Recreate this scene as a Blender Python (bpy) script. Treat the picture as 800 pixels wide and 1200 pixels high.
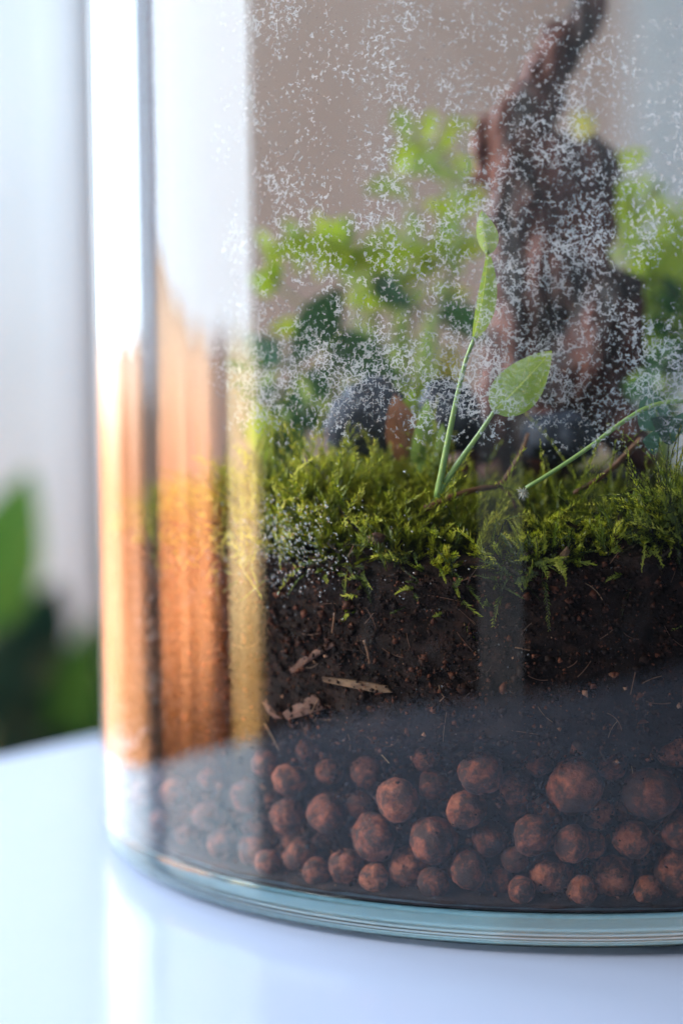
import bpy, bmesh, math, random
import numpy as np
from mathutils import Vector, Matrix, noise

random.seed(7); rng = np.random.default_rng(7)
scene = bpy.context.scene
col = scene.collection
for o in list(bpy.data.objects): bpy.data.objects.remove(o)

# ------------------------------------------------------------------ camera
FPX, PITCH, ROLL = 2400.0, math.radians(4.346), -0.0093
CAM = Vector((-.0584, -.5646, .1321))
fwd = Vector((0, math.cos(PITCH), -math.sin(PITCH)))
up0 = Vector((0, math.sin(PITCH), math.cos(PITCH))); rt0 = Vector((1, 0, 0))
cR, sR = math.cos(ROLL), math.sin(ROLL)
rt = cR*rt0 + sR*up0; up = -sR*rt0 + cR*up0
cam_data = bpy.data.cameras.new('camera'); cam = bpy.data.objects.new('camera', cam_data); col.objects.link(cam)
cam.matrix_world = Matrix(((rt.x, up.x, -fwd.x, CAM.x), (rt.y, up.y, -fwd.y, CAM.y), (rt.z, up.z, -fwd.z, CAM.z), (0, 0, 0, 1)))
cam_data.sensor_fit = 'VERTICAL'; cam_data.sensor_height = 36; cam_data.lens = 36*FPX/1200
cam_data.clip_start = .01; cam_data.clip_end = 50
cam_data.dof.use_dof = True; cam_data.dof.focus_distance = .452; cam_data.dof.aperture_fstop = 4.8
scene.camera = cam

# ------------------------------------------------------------------ world, lamps, exposure
w = bpy.data.worlds.new('World'); scene.world = w; w.use_nodes = True
bg = w.node_tree.nodes['Background']; bg.inputs[0].default_value = (.62, .75, 1, 1); bg.inputs[1].default_value = .05
WP0 = Vector((-1.16, .483, 0)); WN = Vector((-.883, .469, 0)).normalized(); WT = Vector((.469, .883, 0)).normalized()
def area(name, loc, face, sx, sy, power, color):
    d = bpy.data.lights.new(name, 'AREA'); d.shape = 'RECTANGLE'; d.size = sx; d.size_y = sy; d.energy = power; d.color = color
    o = bpy.data.objects.new(name, d); col.objects.link(o); o.location = loc
    o.rotation_euler = Vector(face).to_track_quat('-Z', 'Y').to_euler()
    return o
LW = 13.5; WZ0, WZ1 = -.5, 1.05
WZM = .14
for s0, s1 in ((-.95, .02), (.02, .95)):
    for nm, z0, z1, L, c_ in (('window_light', WZM, WZ1, LW, (.72, .86, 1)), ('cloth_backlight', WZ0, WZM, 22.0, (1, .94, .86))):   # sky above; below, a warm lamp added to brighten the cloths
        area(nm, WP0 + WT*((s0+s1)/2) + Vector((0, 0, (z0+z1)/2)) + WN*.03, -WN, s1-s0, z1-z0, L*math.pi*(s1-s0)*(z1-z0), c_)
area('side_fill_light', (-1.15, -.42, .80), Vector((1.07, .36, -.70)), .6, .32, 17, (1, .97, .93))          # added fill lamp, out of view, brightening clay, soil and moss
area('doorway_light', (-.66, -2.1, -.02), Vector((.3, 1, .05)), .38, .62, .28, (.80, .88, 1))  # pale strip mirrored in the front of the glass
vs = scene.view_settings; vs.view_transform = 'Standard'; vs.look = 'None'; vs.exposure = 0; vs.gamma = 1; vs.use_curve_mapping = False
cy = scene.cycles; cy.use_denoising = True; cy.max_bounces = 16; cy.transparent_max_bounces = 40; cy.transmission_bounces = 12
cy.glossy_bounces = 6; cy.diffuse_bounces = 4; cy.sample_clamp_indirect = 40; cy.caustics_reflective = False

# ------------------------------------------------------------------ helpers
def ray(u, v):
    X, Y = u-400, v-600; x, y = cR*X+sR*Y, -sR*X+cR*Y
    return (FPX*fwd + x*rt0 - y*up0).normalized()
R, RI = .125, .1222
def wallp(u, v, inset=0.0):
    """point inside the jar, `inset` metres in from the inner glass, seen at photo pixel (u, v)"""
    d = ray(u, v); rad = RI-inset
    a = d.x*d.x+d.y*d.y; b = CAM.x*d.x+CAM.y*d.y; c = CAM.x**2+CAM.y**2-rad*rad
    D = max(b*b-a*c, 0)
    return CAM + d*((-b-math.sqrt(D))/a)
def aty(u, v, y):
    d = ray(u, v); return CAM + d*((y-CAM.y)/d.y)

def tag(o, label=None, cat=None, group=None, kind=None):
    if label: o['label'] = label
    if cat: o['category'] = cat
    if group: o['group'] = group
    if kind: o['kind'] = kind
    return o
def empty(name, loc=(0, 0, 0)):
    o = bpy.data.objects.new(name, None); o.empty_display_size = .01; o.location = loc; col.objects.link(o); return o
def link(name, me, mat, parent=None, smooth=True):
    if mat and not me.materials: me.materials.append(mat)
    if smooth: me.polygons.foreach_set('use_smooth', [True]*len(me.polygons))
    o = bpy.data.objects.new(name, me); col.objects.link(o)
    if parent:
        o.parent = parent; o.matrix_parent_inverse = Matrix.Translation(-parent.location)
    return o
def mk(name, verts, faces, mat, parent=None, smooth=True):
    me = bpy.data.meshes.new(name); me.from_pydata([tuple(v) for v in verts], [], [tuple(f) for f in faces]); me.update()
    return link(name, me, mat, parent, smooth)
def box_geo(x0, x1, y0, y1, z0, z1):
    v = [(x, y, z) for x in (x0, x1) for y in (y0, y1) for z in (z0, z1)]
    return v, [(0, 1, 3, 2), (4, 6, 7, 5), (0, 4, 5, 1), (2, 3, 7, 6), (0, 2, 6, 4), (1, 5, 7, 3)]
def tube_geo(pts, rads, n=8):
    """tapered tube along points"""
    pts = [Vector(p) for p in pts]; V = []; Fc = []
    ref = Vector((.31, .2, .93))
    for i, p in enumerate(pts):
        t = (pts[min(i+1, len(pts)-1)]-pts[max(i-1, 0)]).normalized()
        a = t.cross(ref).normalized(); b = t.cross(a)
        for k in range(n):
            an = 2*math.pi*k/n; V.append(p+(a*math.cos(an)+b*math.sin(an))*rads[i])
    for i in range(len(pts)-1):
        for k in range(n):
            Fc.append((i*n+k, i*n+(k+1) % n, (i+1)*n+(k+1) % n, (i+1)*n+k))
    Fc.append(tuple(range(n-1, -1, -1))); Fc.append(tuple(range((len(pts)-1)*n, len(pts)*n)))
    return V, Fc
def spline(pts, n=24):
    """Catmull-Rom through the points"""
    P = [Vector(p) for p in pts]; P = [2*P[0]-P[1]]+P+[2*P[-1]-P[-2]]; out = []
    m = len(P)-3
    for i in range(n+1):
        t = i/n*m; k = min(int(t), m-1); f = t-k; a, b, c, d = P[k:k+4]
        out.append(.5*((2*b)+(c-a)*f+(2*a-5*b+4*c-d)*f*f+(3*b-a-3*c+d)*f**3))
    return out
def merge(geos):
    V = []; F = []
    for v, f in geos:
        o = len(V); V += list(v); F += [tuple(i+o for i in q) for q in f]
    return V, F

# ------------------------------------------------------------------ materials
class NT:
    def __init__(s, name):
        s.m = bpy.data.materials.new(name); s.m.use_nodes = True; s.t = s.m.node_tree; s.t.nodes.clear()
        s.out = s.n('ShaderNodeOutputMaterial')
    def n(s, ty, **kw):
        nd = s.t.nodes.new(ty)
        for k, v in kw.items():
            if k.startswith('i_'):
                key = k[2:]; key = int(key) if key.isdigit() else key.replace('_', ' ')
                sk = nd.inputs[key]
                if isinstance(v, bpy.types.NodeSocket): s.t.links.new(v, sk)
                else: sk.default_value = v
            else: setattr(nd, k, v)
        return nd
    def math(s, op, a, b=0.0, clamp=False):
        nd = s.t.nodes.new('ShaderNodeMath'); nd.operation = op; nd.use_clamp = clamp
        for i, v in enumerate((a, b)):
            if isinstance(v, bpy.types.NodeSocket): s.t.links.new(v, nd.inputs[i])
            else: nd.inputs[i].default_value = v
        return nd.outputs[0]
    def mapr(s, v, a, b, c=0., d=1., mode='SMOOTHSTEP'):
        nd = s.n('ShaderNodeMapRange', interpolation_type=mode); s.t.links.new(v, nd.inputs[0])
        for i, x in enumerate((a, b, c, d)):
            if isinstance(x, bpy.types.NodeSocket): s.t.links.new(x, nd.inputs[i+1])
            else: nd.inputs[i+1].default_value = x
        return nd.outputs[0]
    def ramp(s, fac, stops):
        nd = s.n('ShaderNodeValToRGB'); s.t.links.new(fac, nd.inputs[0]); e = nd.color_ramp.elements
        while len(e) < len(stops): e.new(.5)
        for el, (p, c) in zip(e, stops): el.position = p; el.color = (*c, 1)
        return nd.outputs[0]
    def noise(s, vec, scale, detail=3, rough=.5, dist=0.):
        nd = s.n('ShaderNodeTexNoise'); nd.inputs['Scale'].default_value = scale; nd.inputs['Detail'].default_value = detail
        nd.inputs['Roughness'].default_value = rough; nd.inputs['Distortion'].default_value = dist
        if vec: s.t.links.new(vec, nd.inputs['Vector'])
        return nd
    def mix(s, fac, a, b):
        nd = s.n('ShaderNodeMixShader')
        for i, x in enumerate((fac, a, b)):
            if isinstance(x, (int, float)): nd.inputs[i].default_value = x
            else: s.t.links.new(x, nd.inputs[i])
        return nd.outputs[0]
    def finish(s, sh, vol=None, disp=None):
        s.t.links.new(sh, s.out.inputs[0])
        return s.m
    def obj(s): return s.n('ShaderNodeTexCoord').outputs['Object']
    def bump(s, h, strength=.3, dist=.001):
        nd = s.n('ShaderNodeBump'); nd.inputs['Strength'].default_value = strength; nd.inputs['Distance'].default_value = dist
        s.t.links.new(h, nd.inputs['Height']); return nd.outputs[0]

def principled_mat(name, color, rough=.5, **kw):
    t = NT(name); p = t.n('ShaderNodeBsdfPrincipled'); p.inputs['Base Color'].default_value = (*color, 1); p.inputs['Roughness'].default_value = rough
    for k, v in kw.items(): p.inputs[k.replace('_', ' ')].default_value = v
    return t.finish(p.outputs[0])

def fresnel(t):
    g = t.n('ShaderNodeNewGeometry'); d = t.n('ShaderNodeVectorMath', operation='DOT_PRODUCT')
    t.t.links.new(g.outputs['Normal'], d.inputs[0]); t.t.links.new(g.outputs['Incoming'], d.inputs[1])
    c = t.math('ABSOLUTE', d.outputs['Value']); q = t.math('POWER', t.math('SUBTRACT', 1.0, c, True), 4.4)
    return t.math('ADD', t.math('MULTIPLY', q, .962), .036)

def glass_wall():
    t = NT('clear_glass'); tr = t.n('ShaderNodeBsdfTransparent', i_0=(.975, .985, .98, 1)); gl = t.n('ShaderNodeBsdfGlossy', i_Roughness=.0)
    gl.inputs[0].default_value = (1, 1, 1, 1)
    co = t.obj(); smear = t.mapr(t.noise(co, 26, 5, .65, .8).outputs['Fac'], .52, .75, 0, .018); speck = t.mapr(t.noise(co, 1500, 1, .5).outputs['Fac'], .76, .80, 0, .30)
    df = t.n('ShaderNodeBsdfDiffuse', i_0=(.7, .7, .7, 1))                                   # finger smears and dust on the outside
    return t.finish(t.mix(t.math('ADD', smear, speck), t.mix(fresnel(t), tr.outputs[0], gl.outputs[0]), df.outputs[0]))
def glass_wet():
    """inner face of the glass: clear, with a dried and beaded film of condensation in its upper part"""
    t = NT('misted_glass'); tr = t.n('ShaderNodeBsdfTransparent', i_0=(.985, .99, .99, 1)); gl = t.n('ShaderNodeBsdfGlossy', i_Roughness=.0)
    gl.inputs[0].default_value = (1, 1, 1, 1)
    clear = t.mix(.016, tr.outputs[0], gl.outputs[0])
    co = t.obj(); sep = t.n('ShaderNodeSeparateXYZ', i_0=co); x, y, z = sep.outputs
    # warped coordinates
    wn = t.noise(co, 600, 2, .6); off = t.n('ShaderNodeVectorMath', operation='SUBTRACT'); t.t.links.new(wn.outputs['Color'], off.inputs[0]); off.inputs[1].default_value = (.5, .5, .5)
    sc = t.n('ShaderNodeVectorMath', operation='SCALE'); t.t.links.new(off.outputs[0], sc.inputs[0]); sc.inputs['Scale'].default_value = .0017
    wv = t.n('ShaderNodeVectorMath', operation='ADD'); t.t.links.new(co, wv.inputs[0]); t.t.links.new(sc.outputs[0], wv.inputs[1]); wv = wv.outputs[0]
    vo = t.n('ShaderNodeTexVoronoi', feature='DISTANCE_TO_EDGE', i_Scale=760.); t.t.links.new(wv, vo.inputs['Vector'])
    vo2 = t.n('ShaderNodeTexVoronoi', feature='DISTANCE_TO_EDGE', i_Scale=1500.); t.t.links.new(wv, vo2.inputs['Vector'])
    patch = t.noise(co, 95, 4, .62).outputs['Fac']; fine = t.noise(co, 900, 2, .5).outputs['Fac']; big = t.noise(co, 26, 2, .5).outputs['Fac']
    # where the film is: the upper glass, thickest in a belt just above the moss, on the side towards the room
    belt = t.mapr(z, .103, .125); upfade = t.mapr(z, .15, .215, 1.0, .70)
    thick = t.math('MULTIPLY', t.mapr(z, .110, .122), t.mapr(z, .122, .148, 1, 0))
    dens = t.math('MULTIPLY', belt, upfade)
    dens = t.math('ADD', t.math('MULTIPLY', dens, .135), t.math('MULTIPLY', thick, .055))
    side = t.math('MULTIPLY', t.mapr(y, .03, -.04), t.mapr(x, -.096, -.076)); dens = t.math('MULTIPLY', dens, side)
    p1 = t.math('ADD', t.math('MULTIPLY', t.math('SUBTRACT', patch, .5), .42), t.math('MULTIPLY', t.math('SUBTRACT', big, .5), .30))
    p1 = t.math('ADD', p1, t.math('MULTIPLY', t.math('SUBTRACT', fine, .53), .75))
    # film width threshold on cell edges
    wdt = t.math('MULTIPLY', t.math('ADD', p1, t.math('SUBTRACT', dens, .093)), 1.15)
    wdt = t.math('MINIMUM', wdt, .095)
    gate = t.mapr(dens, .02, .07)
    lp = wallp(612, 442); dist = t.n('ShaderNodeVectorMath', operation='DISTANCE'); t.t.links.new(wv, dist.inputs[0]); dist.inputs[1].default_value = lp
    gate = t.math('MULTIPLY', gate, t.mapr(dist.outputs['Value'], .0040, .0060, .35, 1))
    e1 = t.mapr(t.math('SUBTRACT', t.math('MULTIPLY', wdt, 1.0), vo.outputs['Distance']), -.008, .02)
    e2 = t.mapr(t.math('SUBTRACT', wdt, vo2.outputs['Distance']), -.008, .03)
    mask = t.math('MULTIPLY', t.math('MAXIMUM', e1, t.math('MULTIPLY', e2, .7)), gate)
    # faint even mist
    mist = t.math('MULTIPLY', t.math('MULTIPLY', belt, side), t.math('ADD', t.mapr(big, .35, .75, .01, .06), t.math('MULTIPLY', t.mapr(x, -.02, .03), t.mapr(z, .13, .2, 0, .14))))
    mask = t.math('MINIMUM', t.math('ADD', t.math('MULTIPLY', mask, t.mapr(patch, .4, .65, .34, .66)), mist), .92)
    df = t.n('ShaderNodeBsdfDiffuse', i_0=(.80, .82, .85, 1)); tl = t.n('ShaderNodeBsdfTranslucent', i_0=(.80, .82, .85, 1))
    film = t.mix(.5, df.outputs[0], tl.outputs[0])
    return t.finish(t.mix(mask, clear, film))
def glass_base():
    t = NT('thick_glass'); g = t.n('ShaderNodeBsdfGlass', i_IOR=1.5, i_Roughness=0.09); g.inputs[0].default_value = (.93, .995, .99, 1)
    return t.finish(g.outputs[0])
def leafy(name, c0, c1, trans=.45, rough=.45, rib=True, spec=.04):
    t = NT(name); co = t.obj(); n = t.noise(co, 90, 4, .6).outputs['Fac']
    oi = t.n('ShaderNodeObjectInfo').outputs['Random']
    f = t.math('ADD', t.math('MULTIPLY', n, .8), t.math('MULTIPLY', oi, .35))
    c = t.ramp(f, [(.25, c0), (.85, c1)])
    if rib:
        uv = t.n('ShaderNodeUVMap').outputs[0]; sp = t.n('ShaderNodeSeparateXYZ', i_0=uv); d = t.math('ABSOLUTE', t.math('SUBTRACT', sp.outputs[0], .5))
        vein = t.math('PINGPONG', t.math('ADD', t.math('MULTIPLY', sp.outputs[1], 9), t.math('MULTIPLY', d, -6)), .5)
        vm = t.math('ADD', t.mapr(d, .0, .035, .5, 0), t.mapr(vein, 0, .08, .16, 0), True)
        mx = t.n('ShaderNodeMix', data_type='RGBA'); t.t.links.new(vm, mx.inputs[0]); t.t.links.new(c, mx.inputs[6]); mx.inputs[7].default_value = (c1[0]*1.5, c1[1]*1.35, c1[2]*2, 1); c = mx.outputs[2]
    df = t.n('ShaderNodeBsdfDiffuse'); tl = t.n('ShaderNodeBsdfTranslucent'); gl = t.n('ShaderNodeBsdfGlossy', i_Roughness=rough)
    t.t.links.new(c, df.inputs[0]); t.t.links.new(c, tl.inputs[0]); gl.inputs[0].default_value = (1, 1, 1, 1)
    return t.finish(t.mix(spec, t.mix(trans, df.outputs[0], tl.outputs[0]), gl.outputs[0]))
def tone_mat(name, stops, rough=.8, trans=0., spec=.0, nscale=300):
    """colour from the piece's own `tone` attribute plus a little noise"""
    t = NT(name); a = t.n('ShaderNodeAttribute', attribute_name='tone').outputs['Fac']; n = t.noise(t.obj(), nscale, 3, .6).outputs['Fac']
    c = t.ramp(t.math('ADD', a, t.math('MULTIPLY', t.math('SUBTRACT', n, .5), .5), True), stops)
    df = t.n('ShaderNodeBsdfDiffuse'); t.t.links.new(c, df.inputs[0]); sh = df.outputs[0]
    if trans:
        tl = t.n('ShaderNodeBsdfTranslucent'); t.t.links.new(c, tl.inputs[0]); sh = t.mix(trans, sh, tl.outputs[0])
    if spec:
        gl = t.n('ShaderNodeBsdfGlossy', i_Roughness=rough); gl.inputs[0].default_value = (1, 1, 1, 1); sh = t.mix(spec, sh, gl.outputs[0])
    return t.finish(sh)
def rough_mat(name, stops, nscale, rough=.85, bump=.4, bdist=.0008, detail=6, stretch=None, spec=.3, dist=0.):
    t = NT(name); co = t.obj()
    if stretch:
        mp = t.n('ShaderNodeMapping'); mp.inputs['Scale'].default_value = stretch; t.t.links.new(co, mp.inputs[0]); co = mp.outputs[0]
    n = t.noise(co, nscale, detail, .62, dist).outputs['Fac']; c = t.ramp(n, stops)
    p = t.n('ShaderNodeBsdfPrincipled', i_Roughness=rough); t.t.links.new(c, p.inputs['Base Color']); p.inputs['Specular IOR Level'].default_value = spec
    t.t.links.new(t.bump(t.noise(co, nscale*3, 5, .65).outputs['Fac'], bump, bdist), p.inputs['Normal'])
    return t.finish(p.outputs[0])

M = {}
M['glass'] = glass_wall(); M['wet'] = glass_wet(); M['base'] = glass_base()
M['soil'] = rough_mat('soil', [(.3, (.006, .003, .002)), (.55, (.020, .009, .006)), (.8, (.06, .022, .012))], 260, .9, .8, .001)
M['crumb'] = tone_mat('crumb', [(0, (.006, .003, .002)), (.45, (.030, .012, .007)), (.8, (.15, .048, .024)), (1, (.36, .19, .11))], .6, 0, .012, 900)
M['fibre'] = tone_mat('fibre', [(0, (.05, .02, .01)), (.6, (.16, .07, .035)), (1, (.34, .21, .11))], .5, .2, .03)
M['moss'] = tone_mat('moss', [(0, (.05, .03, .012)), (.16, (.022, .036, .006)), (.42, (.14, .19, .010)), (.72, (.46, .48, .025)), (1, (.72, .68, .09))], .45, .45, .03, 200)
def clay():
    t = NT('clay'); co = t.obj(); oi = t.n('ShaderNodeObjectInfo').outputs['Random']
    ad = t.n('ShaderNodeVectorMath', operation='ADD'); t.t.links.new(co, ad.inputs[0]); t.t.links.new(t.math('MULTIPLY', oi, 37), ad.inputs[1]); co2 = ad.outputs[0]
    n = t.noise(co2, 2.6, 7, .75).outputs['Fac']; f = t.math('ADD', n, t.math('MULTIPLY', t.math('SUBTRACT', oi, .5), .2))
    c = t.ramp(f, [(.30, (.05, .013, .007)), (.47, (.22, .052, .022)), (.68, (.44, .135, .060))])
    dirt = t.mapr(t.noise(co2, 1.25, 6, .72).outputs['Fac'], .43, .57)
    mx = t.n('ShaderNodeMix', data_type='RGBA'); t.t.links.new(t.math('MULTIPLY', dirt, .85), mx.inputs[0]); t.t.links.new(c, mx.inputs[6]); mx.inputs[7].default_value = (.022, .011, .007, 1)
    p = t.n('ShaderNodeBsdfPrincipled', i_Roughness=.62); t.t.links.new(mx.outputs[2], p.inputs['Base Color']); p.inputs['Specular IOR Level'].default_value = .35
    t.t.links.new(t.bump(t.noise(co2, 7, 5, .7).outputs['Fac'], .8, .0009), p.inputs['Normal'])
    return t.finish(p.outputs[0])
M['clay'] = clay()
M['bark'] = rough_mat('driftwood_bark', [(.40, (.010, .004, .003)), (.52, (.105, .030, .020)), (.72, (.32, .125, .088))], 75, .55, .9, .003, 7, (1, 1, .28), .4, .6)
M['chip'] = rough_mat('wood_chip', [(.3, (.07, .032, .022)), (.7, (.22, .11, .075))], 300, .7, .6, .0006, 5, (1, 1, .3))
M['chip_pale'] = rough_mat('pale_wood', [(.3, (.08, .04, .022)), (.7, (.28, .165, .09))], 300, .7, .6, .0006, 5, (.3, 1, 1))
M['twig'] = rough_mat('twig', [(.3, (.07, .028, .014)), (.7, (.24, .11, .05))], 300, .6, .5, .0005)
M['stone'] = rough_mat('dark_stone', [(.3, (.012, .016, .028)), (.7, (.06, .075, .11))], 120, .6, .5, .001)
M['leaf_dark'] = leafy('leaf_dark', (.012, .060, .012), (.035, .14, .022), .35, .3)
M['leaf_bright'] = leafy('leaf_bright', (.22, .34, .012), (.46, .60, .04), .5, .4)
M['leaf_pale'] = leafy('leaf_pale', (.20, .33, .06), (.36, .46, .13), .5, .4)
M['leaf_blue'] = leafy('leaf_blue_green', (.025, .075, .045), (.06, .15, .08), .4, .35)
M['leaf_yellow'] = leafy('leaf_yellow', (.30, .30, .03), (.52, .48, .10), .5, .4)
M['leaf_fresh'] = leafy('leaf_fresh', (.13, .21, .015), (.38, .46, .07), .5, .35)
M['stem'] = principled_mat('stem', (.22, .34, .08), .45, Subsurface_Weight=.0)
M['stem_dark'] = principled_mat('stem_dark', (.10, .14, .04), .5)
M['dead'] = leafy('dead_leaf', (.22, .07, .03), (.42, .17, .08), .4, .5)
M['fluff'] = leafy('fluff', (.7, .68, .6), (.85, .83, .75), .5, .5, False)
def table_mat():
    t = NT('white_laminate'); co = t.obj(); p = t.n('ShaderNodeBsdfPrincipled'); p.inputs['Base Color'].default_value = (.59, .69, .93, 1)
    t.t.links.new(t.mapr(t.noise(co, 18, 5, .6).outputs['Fac'], .3, .7, .13, .22), p.inputs['Roughness'])
    t.t.links.new(t.bump(t.noise(co, 120, 2).outputs['Fac'], .03, .0005), p.inputs['Normal'])
    return t.finish(p.outputs[0])
M['table'] = table_mat()
M['white_wall'] = rough_mat('white_plaster', [(.3, (.42, .47, .50)), (.7, (.46, .51, .54))], 8, .9, .1)
M['taupe_wall'] = rough_mat('taupe_plaster', [(.3, (.33, .255, .22)), (.7, (.37, .29, .25))], 4, .9, .1)
M['trim'] = principled_mat('grey_trim', (.38, .41, .45), .5)
M['floor'] = rough_mat('dark_floor', [(.3, (.03, .025, .02)), (.7, (.06, .05, .04))], 6, .6, .1)
M['frame'] = principled_mat('window_frame_paint', (.72, .74, .78), .5)
M['pot'] = rough_mat('grey_pot', [(.3, (.32, .32, .34)), (.7, (.45, .45, .47))], 30, .7, .2)
M['houseplant'] = leafy('houseplant_leaf', (.035, .10, .015), (.07, .20, .03), .35, .4)
M['houseplant_d'] = leafy('houseplant_leaf_deep', (.006, .022, .014), (.015, .045, .03), .25, .35)
def cloth(name, c0, c1, top=None, low=None):
    """thin cloth, streaks and fade of the mirrored glow painted in: `top` colour at its upper hem, `low` colour towards the floor"""
    t = NT(name); co = t.obj(); mp = t.n('ShaderNodeMapping'); mp.inputs['Scale'].default_value = (1, 1, .06); t.t.links.new(co, mp.inputs[0])
    st = t.noise(mp.outputs[0], 11, 4, .55).outputs['Fac']; c = t.ramp(st, [(.34, c0), (.66, c1)])
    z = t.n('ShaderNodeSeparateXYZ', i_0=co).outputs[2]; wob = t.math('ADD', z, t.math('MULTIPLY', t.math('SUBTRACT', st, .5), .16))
    for colr, z0, z1 in ((top, .02, .17), (low, -.06, -.2)):  # vertical fade of the reflected glow, put into the cloth colour
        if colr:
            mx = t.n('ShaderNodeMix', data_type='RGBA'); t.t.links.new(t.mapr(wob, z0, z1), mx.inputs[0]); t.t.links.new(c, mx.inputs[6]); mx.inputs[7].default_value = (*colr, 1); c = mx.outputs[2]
    df = t.n('ShaderNodeBsdfDiffuse'); tl = t.n('ShaderNodeBsdfTranslucent'); t.t.links.new(c, df.inputs[0]); t.t.links.new(c, tl.inputs[0])
    return t.finish(t.mix(.9, df.outputs[0], tl.outputs[0]))
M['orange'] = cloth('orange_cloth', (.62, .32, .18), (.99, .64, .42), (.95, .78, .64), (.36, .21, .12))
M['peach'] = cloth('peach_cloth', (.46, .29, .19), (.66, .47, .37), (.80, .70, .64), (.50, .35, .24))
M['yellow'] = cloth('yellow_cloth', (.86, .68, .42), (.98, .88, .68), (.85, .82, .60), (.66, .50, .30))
M['grey_sheer'] = cloth('grey_sheer', (.42, .46, .52), (.50, .54, .60))
M['brown'] = cloth('brown_cloth', (.20, .10, .05), (.34, .18, .09))

# ------------------------------------------------------------------ the setting: walls, floor, window with cloths added for its reflection, table
v, f = box_geo(-2.2, -.297, 1.30, 1.34, -.75, 2.2); tag(mk('wall', v, f, M['white_wall'], smooth=False), kind='structure')
v, f = box_geo(-.297, .205, 1.315, 1.34, -.75, 2.2); tag(mk('wall_recess', v, f, M['taupe_wall'], smooth=False), kind='structure')
v, f = box_geo(.205, 1.8, 1.30, 1.34, -.75, 2.2); tag(mk('wall_right', v, f, M['white_wall'], smooth=False), kind='structure')
v, f = box_geo(-2.6, 2.2, -2.6, 1.34, -.78, -.75); tag(mk('floor', v, f, M['floor'], smooth=False), kind='structure')
v, f = box_geo(-.302, -.276, 1.275, 1.3145, -.745, 2.2); tag(mk('door_frame', v, f, M['trim'], smooth=False), 'grey upright door frame between the white wall and the taupe wall', 'door frame')

def wpt(s, z, d): return WP0 + WT*s + Vector((0, 0, z)) - WN*d
win = empty('window', WP0); tag(win, 'tall window with grey frame and broad middle post, mirrored in the jar glass', 'window')
def wbar(s0, s1, z0, z1, d0, d1):
    V = [wpt(s, z, d) for s in (s0, s1) for d in (d0, d1) for z in (z0, z1)]
    return V, [(0, 1, 3, 2), (4, 6, 7, 5), (0, 4, 5, 1), (2, 3, 7, 6), (0, 2, 6, 4), (1, 5, 7, 3)]
for nm, b in (('post', (-.065, .10, WZ0-.02, .10, -.02, .012)), ('post', (-1.0, -.95, WZ0-.02, WZ1+.02, -.04, .012)), ('post', (.95, 1.0, WZ0-.02, WZ1+.02, -.04, .012)),
              ('rail', (-.95, .95, WZ1, WZ1+.05, -.038, .010)), ('rail', (-.95, .95, WZ0-.05, WZ0, -.038, .010))):
    v, f = wbar(*b); mk(nm, v, f, M['frame'], win, False)
def reflection_cloth(name, s0, s1, ztop, mat, label, d=.05, amp=.004, fq=42, ph=0, zbot=-.49):  # made-up cloths, out of view, that colour the window's reflection in the glass
    nx, nz = 60, 30; V = []; F = []
    for i in range(nx+1):
        a = i/nx; s = s0+(s1-s0)*a; zt = ztop(a)
        for j in range(nz+1):
            b = j/nz; z = zt+(zbot-zt)*b
            dd = d+amp*math.sin(fq*s+ph+.8*math.sin(9*s+3*b))*(.4+.6*b)+.001*math.sin(fq*2.7*s)
            V.append(wpt(s+.006*math.sin(5*b+ph), z+.006*math.sin(40*s+ph), dd))
    for i in range(nx):
        for j in range(nz):
            k = i*(nz+1)+j; F.append((k, k+1, k+nz+2, k+nz+1))
    o = mk(name, V, F, mat); sd = o.modifiers.new('thickness', 'SOLIDIFY'); sd.thickness = .0008
    tag(o, label, 'reflection_cloth')
reflection_cloth('reflection_cloth', -.535, -.05, lambda a: .15+.08*a**2.2, M['orange'], 'added orange cloth with a sloping top, colouring the reflection in the glass')
reflection_cloth('reflection_cloth', -.96, -.60, lambda a: .15, M['yellow'], 'added yellow cloth at the far end of the window, colouring its reflection', ph=1.3)
reflection_cloth('reflection_cloth', -.67, -.515, lambda a: .15, M['brown'], 'added dark brown cloth darkening the gap between the orange and yellow reflections', d=.07, ph=.5)
reflection_cloth('reflection_cloth', .09, .985, lambda a: .15, M['peach'], 'added peach cloth beside the broad window post, colouring its reflection', ph=2.2)

reflection_cloth('reflection_cloth', -.07, .105, lambda a: 1.04, M['grey_sheer'], 'narrow grey cloth added to lighten the middle window post in the reflection', d=.03, amp=.003, zbot=.08)  # added backlit strip standing in for the pale middle post
# table: a thick white slab with rounded edge, on four legs
tb = empty('table', (0, 0, -.74)); tag(tb, 'glossy white table top that the glass jar stands on', 'table')
out = [(-.285, -.035), (-.308, -.10), (-.318, -.17), (-.312, -.24), (-.288, -.31), (-.24, -.375), (-.16, -.43), (-.06, -.475), (.06, -.50), (.2, -.51), (.75, -.51), (.75, .62), (.2075, .62)]
bm = bmesh.new(); bot = [bm.verts.new((x, y, -.03)) for x, y in out]; bf = bm.faces.new(bot)
r_ = bmesh.ops.extrude_face_region(bm, geom=[bf]); bmesh.ops.translate(bm, vec=(0, 0, .03), verts=[g for g in r_['geom'] if isinstance(g, bmesh.types.BMVert)])
bmesh.ops.recalc_face_normals(bm, faces=bm.faces)
he = [e for e in bm.edges if abs(e.verts[0].co.z-e.verts[1].co.z) < 1e-5 and len(e.link_faces) == 2 and abs(e.calc_face_angle(0)) > 1]
bmesh.ops.bevel(bm, geom=he, offset=.003, segments=3, affect='EDGES', profile=.5)
me = bpy.data.meshes.new('tabletop'); bm.to_mesh(me); bm.free(); link('tabletop', me, M['table'], tb, False)
for x, y in ((-.20, -.30), (.68, -.44), (.68, .55), (.26, .55)):
    v, f = box_geo(x-.02, x+.02, y-.02, y+.02, -.748, -.031); mk('leg', v, f, M['table'], tb, False)

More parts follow.
